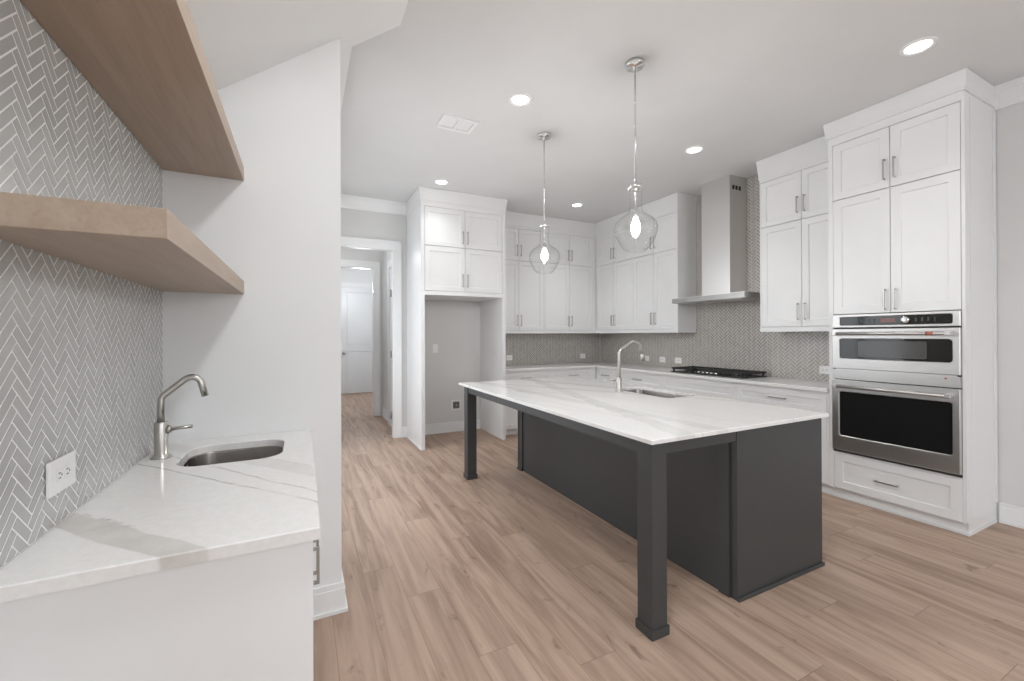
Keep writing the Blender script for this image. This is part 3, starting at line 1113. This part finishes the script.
def sink_bm(x0, x1, y0, y1, ztop, depth, r):
    bm = bmesh.new()
    loops = []
    for grow, z, rr in ((0.018, ztop, r + .018), (-0.0005, ztop, r), (-0.001, ztop - .004, r), (-0.006, ztop - depth + .03, r), (-0.012, ztop - depth + .008, r), (-0.03, ztop - depth, max(r - .015, .01))):
        loops.append([bm.verts.new((*p, z)) for p in rrect(x0 - grow, x1 + grow, y0 - grow, y1 + grow, rr, 6)])
    for a, b_ in zip(loops, loops[1:]):
        n = len(a)
        for i in range(n):
            j = (i + 1) % n
            f = bm.faces.new((a[i], a[j], b_[j], b_[i]))
            f.smooth = True
    bm.faces.new(loops[-1])
    return bm


def sink(name, label, x0, x1, y0, y1, ztop, depth, r):
    o = obj(name, sink_bm(x0, x1, y0, y1, ztop, depth, r), 'sink')
    md_ = o.modifiers.new('thickness', 'SOLIDIFY')
    md_.thickness = 0.0012
    md_.offset = 1.0
    tag(o, label, 'sink')
    bm = bmesh.new()
    lathe(bm, [(0.045, ztop - depth + .0003), (0.045, ztop - depth + .003), (0.036, ztop - depth + .004), (0.03, ztop - depth + .002), (0.012, ztop - depth + .001)], 24, ((x0 + x1) / 2, (y0 + y1) / 2, 0))
    obj('drain', bm, 'chrome', o)
    return o
sink('island_sink', 'undermount steel sink cut into the island worktop', *SK, 0.9065, 0.2, 0.05)

fc = thing('island_faucet', 'tall nickel pull-down faucet standing by the island sink', 'faucet', (2.41, 2.80, 0.9285))
bm = bmesh.new()
lathe(bm, [(0.030, 0.0), (0.030, 0.006), (0.024, 0.010), (0.021, 0.012), (0.021, 0.115), (0.016, 0.122)], 24)
obj('faucet_body', bm, 'nickel', fc)
bm = bmesh.new()
tube(bm, fillet([(0, 0, 0.12), (0, 0, 0.345), (0.155, 0, 0.425), (0.235, 0, 0.395), (0.258, 0, 0.31)], 0.045, 6), 0.0125, 16)
sp = obj('spout', bm, 'nickel', fc)
bm = bmesh.new()
tube(bm, [(0.257, 0, 0.315), (0.262, 0, 0.292), (0.272, 0, 0.25)], [0.0155, 0.0185, 0.020], 16)
obj('spray_head', bm, 'nickel', sp)
bm = bmesh.new()
tube(bm, [(0, 0.015, 0.085), (0, 0.045, 0.087)], 0.013, 14)
tube(bm, [(0, 0.04, 0.087), (-0.085, 0.048, 0.098)], 0.0065, 12)
obj('lever', bm, 'nickel', fc)


# ------------------------------------------------------------------ pendants
GP = 'clear glass pendants over the island'
pn = thing('pendant_light', 'clear glass jug pendant nearer the camera, hung over the sink end', 'pendant light', (2.008, 2.161, 0), 0, GP)
bm = bmesh.new()
lathe(bm, [(0.064, ZC - .001), (0.064, ZC - .022), (0.060, ZC - .027), (0.012, ZC - .029), (0.010, ZC - .05)], 32)
obj('ceiling_canopy', bm, 'chrome', pn)
bm = bmesh.new()
tube(bm, [(0, 0, ZC - .05), (0, 0, 2.42)], 0.0055, 12)
for z in (2.75, 2.98):
    lathe(bm, [(0.0058, z - .02), (0.0078, z - .016), (0.0078, z + .016), (0.0058, z + .02)], 12)
obj('hanging_rod', bm, 'chrome', pn)
bm = bmesh.new()
lathe(bm, [(0.012, 2.425), (0.046, 2.415), (0.048, 2.385), (0.044, 2.385), (0.006, 2.383), (0.006, 2.245), (0.015, 2.24), (0.016, 2.20), (0.013, 2.195)], 28)
obj('socket_cap', bm, 'chrome', pn)
bm = bmesh.new()
prof = [(0.043, 2.384), (0.041, 2.34), (0.039, 2.29), (0.040, 2.262), (0.046, 2.240), (0.060, 2.222), (0.084, 2.205), (0.112, 2.186), (0.132, 2.162), (0.141, 2.132), (0.140, 2.102), (0.131, 2.070), (0.116, 2.038), (0.098, 2.008), (0.080, 1.986), (0.062, 1.974), (0.056, 1.972)]
lathe(bm, prof, 48, cap0=False, cap1=False)
obj('glass_shade', bm, 'glass', pn)
bm = bmesh.new()
lathe(bm, [(0.013, 2.194), (0.016, 2.18), (0.022, 2.164), (0.0275, 2.147), (0.0295, 2.129), (0.0285, 2.113), (0.0245, 2.1), (0.017, 2.0905), (0.007, 2.0865)], 24)
obj('bulb', bm, 'bulb', pn)
dup(pn, (1.98, 3.304, 0), None, 'clear glass jug pendant farther from the camera, hung over the far end of the island', GP)

# ------------------------------------------------------------------ recessed lamps, ceiling vent
for xy in ((3.51, 1.24), (1.521, 2.89), (3.475, 2.92), (1.49, 4.86), (3.466, 4.89), (1.5, 1.22)):
    lamp('SPOT', (*xy, ZC - .02), DOWNLIGHT_WATTS * (2.0 if xy in ((3.475, 2.92), (3.466, 4.89)) else 1.0), 0.06, WARM)
GL = 'recessed ceiling lamps'
rl = thing('recessed_light', 'round recessed ceiling lamp above the tall oven cabinet front', 'ceiling light', (3.51, 1.24, ZC), 0, GL)
bm = bmesh.new()
lathe(bm, [(0.094, -0.0005), (0.092, -0.006), (0.072, -0.009), (0.0645, -0.0012)], 40, cap0=False, cap1=False)
obj('trim_ring', bm, 'trim', rl)
bm = bmesh.new()
lathe(bm, [(0.064, -0.0005), (0.060, -0.004)], 40)
obj('lamp_lens', bm, 'lens', rl)
for (x, y), lb in (((1.521, 2.89), 'round recessed ceiling lamp left of the farther pendant canopy, beyond the air vent'), ((3.475, 2.92), 'round recessed ceiling lamp in front of the range hood chimney'),
                   ((1.49, 4.86), 'round recessed ceiling lamp in front of the fridge recess crown'), ((3.466, 4.89), 'round recessed ceiling lamp nearest the inside corner of the wall cabinets')):
    dup(rl, (x, y, ZC), None, lb, GL)

av = thing('ceiling_vent', 'white two-section air register in the ceiling', 'air vent', (1.20, 3.455, ZC))
bm = boxes((-.155, .155, -.115, -.085, -.014, -.0005), (-.155, .155, .085, .115, -.014, -.0005), (-.155, -.125, -.085, .085, -.014, -.0005), (.125, .155, -.085, .085, -.014, -.0005), (-.012, .012, -.085, .085, -.013, -.0005))
obj('vent_frame', bm, 'trim', av)
bm = bmesh.new()
for sx in (-1, 1):
    for k in range(9):
        y = -.075 + k * .0188
        prism(bm, [(y - .007, -.0015), (y + .005, -.0075), (y + .007, -.006), (y - .005, -.0005)], 'x', min(sx * .013, sx * .124), max(sx * .013, sx * .124))
obj('louvre', bm, 'trim', av)

# ------------------------------------------------------------------ outlets
GO = 'white duplex outlets on the backsplash'
def outlet(label, loc, rot, w=0.104, h=0.08, group=GO):
    t = thing('wall_outlet', label, 'outlet', loc, rot, group)
    bm = bmesh.new()
    bx(bm, -w / 2, w / 2, -0.007, -0.0005, -h / 2, h / 2, 0.0025)
    pl = obj('cover_plate', bm, 'plastic', t)
    for sx in (-1, 1):
        bm = bmesh.new()
        s = bmesh.new()
        slab(s, rrect(sx * .0195 - .015, sx * .0195 + .015, -.0165, .0165, .008, 4), [], 0.0071, 0.0085, 0.0004)
        bmesh.ops.transform(s, matrix=Matrix(((1, 0, 0, 0), (0, 0, -1, 0), (0, 1, 0, 0), (0, 0, 0, 1))), verts=s.verts)
        merge(bm, s)
        so = obj('socket', bm, 'plastic', pl)
        bm = boxes((sx * .0195 - .0075, sx * .0195 + .0035, -.0089, -.00852, .005, .0075), (sx * .0195 - .0065, sx * .0195 + .0035, -.0089, -.00852, -.0075, -.005), (sx * .0195 + .0068, sx * .0195 + .0105, -.0089, -.00852, -.0025, .0025))
        obj('slot', bm, 'slot', pl)
    return t
YT, XTK = YB - .0056, XR - .0056
outlet('white outlet on the back wall tile beside the fridge recess', (2.897, YT, 1.056), 0)
outlet('white outlet on the back wall tile near the inside corner', (4.294, YT, 1.05), 0)
outlet('white outlet on the range wall tile, behind the island faucet head', (XTK, 4.80, 1.05), -PI / 2)
outlet('white outlet on the range wall tile, second left of the cooktop', (XTK, 4.489, 1.048), -PI / 2)
outlet('white outlet on the range wall tile, just left of the cooktop', (XTK, 4.202, 1.05), -PI / 2, w=0.112)
outlet('white outlet on the tile beside the tall oven cabinet', (XTK, 2.37, 1.052), -PI / 2)
ob = outlet('large white outlet plate on the grey bar tile near the counter', (XT + .0056, 1.457, 1.066), PI / 2, w=0.134, h=0.086, group='outlet above the bar counter')
nw = thing('wall_outlet', 'white upright outlet plate on the wall inside the fridge recess', 'outlet', (1.716, YB - .0005, 1.223))
bm = bmesh.new()
bx(bm, -.0375, .0375, -.007, 0, -.06, .06, .0025)
p_ = obj('cover_plate', bm, 'plastic', nw)
for sz in (-1, 1):
    obj('socket', boxes((-.0165, .0165, -.0085, -.0071, sz * .0205 - .015, sz * .0205 + .015)), 'plastic', p_)
wb = thing('water_supply_box', 'small white framed water supply box low in the fridge recess wall', 'valve box', (2.027, YB - .0005, 0.385))
bm = bmesh.new()
rring(bm, -.075, .075, -.075, .075, .006, -.05, .05, -.05, .05, .006, 0.0, .01)
obj('box_frame', bm, 'plastic', wb)
obj('box_back', boxes((-.052, .052, -.003, -.0002, -.052, .052)), 'cabin', wb)
bm = bmesh.new()
tube(bm, [(0, -.004, -.03), (0, -.012, 0.0), (0.0, -.012, .02)], .008, 10)
tube(bm, [(-.018, -.02, .0), (.018, -.02, .0)], .006, 10)
obj('valve', bm, 'pull', wb)


# ------------------------------------------------------------------ wet bar
BX1, BY0 = 0.0235, 1.153
bc = thing('bar_cabinet', 'white bar base cabinet with a plain end panel, under the veined bar counter', 'cabinet', (0, 0, 0))
BYE, BZ = YP - .004, 0.912
bm = boxes((XT + .012, BX1, BY0, BY0 + .02, .001, BZ), (XT + .012, BX1 - .024, BYE - .02, BYE, .001, BZ), (XT + .012, XT + .03, BY0 + .02, BYE - .02, .001, BZ), (XT + .03, BX1 - .024, BY0 + .02, BYE - .02, .10, .12), (BX1 - .06, BX1 - .05, BY0 + .02, BYE - .02, .001, .10), (BX1 - .042, BX1 - .0215, BY0 + .02, BYE - .02, .66, BZ))
obj('body', bm, 'cab', bc)
fcab = (BX1, BY0 + .021)
L = BYE - BY0 - .022
def bar_front(x0, x1, z0, z1, handle, name):
    d = obj(name, shaker_bm(x0, x1, z0, z1), 'cab', bc)
    d.location = (BX1, BY0 + .021, 0)
    d.rotation_euler = (0, 0, PI / 2)
    if handle:
        hx, hz, hor = handle
        h = obj('handle', pull_bm(0.135, hor), 'pull', d)
        h.location = (hx, 0, hz)
bar_front(0.002, L / 2 - .0015, 0.112, 0.672, (L / 2 - .035, 0.562, False), 'door')
bar_front(L / 2 + .0015, L - .002, 0.112, 0.672, (L / 2 + .035, 0.562, False), 'door')
bar_front(0.002, L - .002, 0.676, 0.908, None, 'drawer_front')

BS = (-0.414, -0.072, 1.866, 2.20)
bm = bmesh.new()
slab(bm, [(XT + .0058, 1.133), (0.0395, 1.133), (0.0395, YP - .002), (XT + .0058, YP - .002)], [rrect(*BS, 0.085, 8)], 0.9135, 0.943)
tag(obj('bar_worktop', bm, 'quartz_bar'), 'white quartz bar counter with a taupe vein, against the grey tile', 'countertop')
sink('bar_sink', 'small undermount steel sink in the bar counter below the shelves', *BS, 0.9125, 0.17, 0.085)

bf = thing('bar_faucet', 'short brushed nickel faucet on the bar counter by the tile', 'faucet', (-0.486, 2.055, 0.9435))
bm = bmesh.new()
lathe(bm, [(0.033, 0.0), (0.033, 0.004), (0.026, 0.01), (0.022, 0.014), (0.022, 0.134), (0.020, 0.138)], 28)
obj('faucet_body', bm, 'nickel', bf)
bm = bmesh.new()
tube(bm, fillet([(0, 0, 0.13), (0, 0, 0.232), (0.114, 0, 0.332), (0.140, 0, 0.228)], 0.032, 8), 0.012, 18)
obj('spout', bm, 'nickel', bf)
bm = bmesh.new()
tube(bm, [(0.020, 0, 0.107), (0.032, 0, 0.107)], [0.017, 0.013], 16)
tube(bm, [(0.030, 0, 0.107), (0.098, 0, 0.112)], 0.007, 14)
obj('lever', bm, 'nickel', bf)

# floating shelves
GS = 'oak floating shelves on the bar tile'
for z0, z1, lb in ((1.607, 1.668, 'lower oak floating shelf above the bar faucet'), (2.14, 2.203, 'upper oak floating shelf, highest on the bar tile, under the sloped ceiling')):
    bm = bmesh.new()
    bx(bm, XT + .006, -0.243, 1.072, YP - .001, z0, z1, 0.0015)
    tag(obj('floating_shelf', bm, 'wood'), lb, 'shelf', GS)
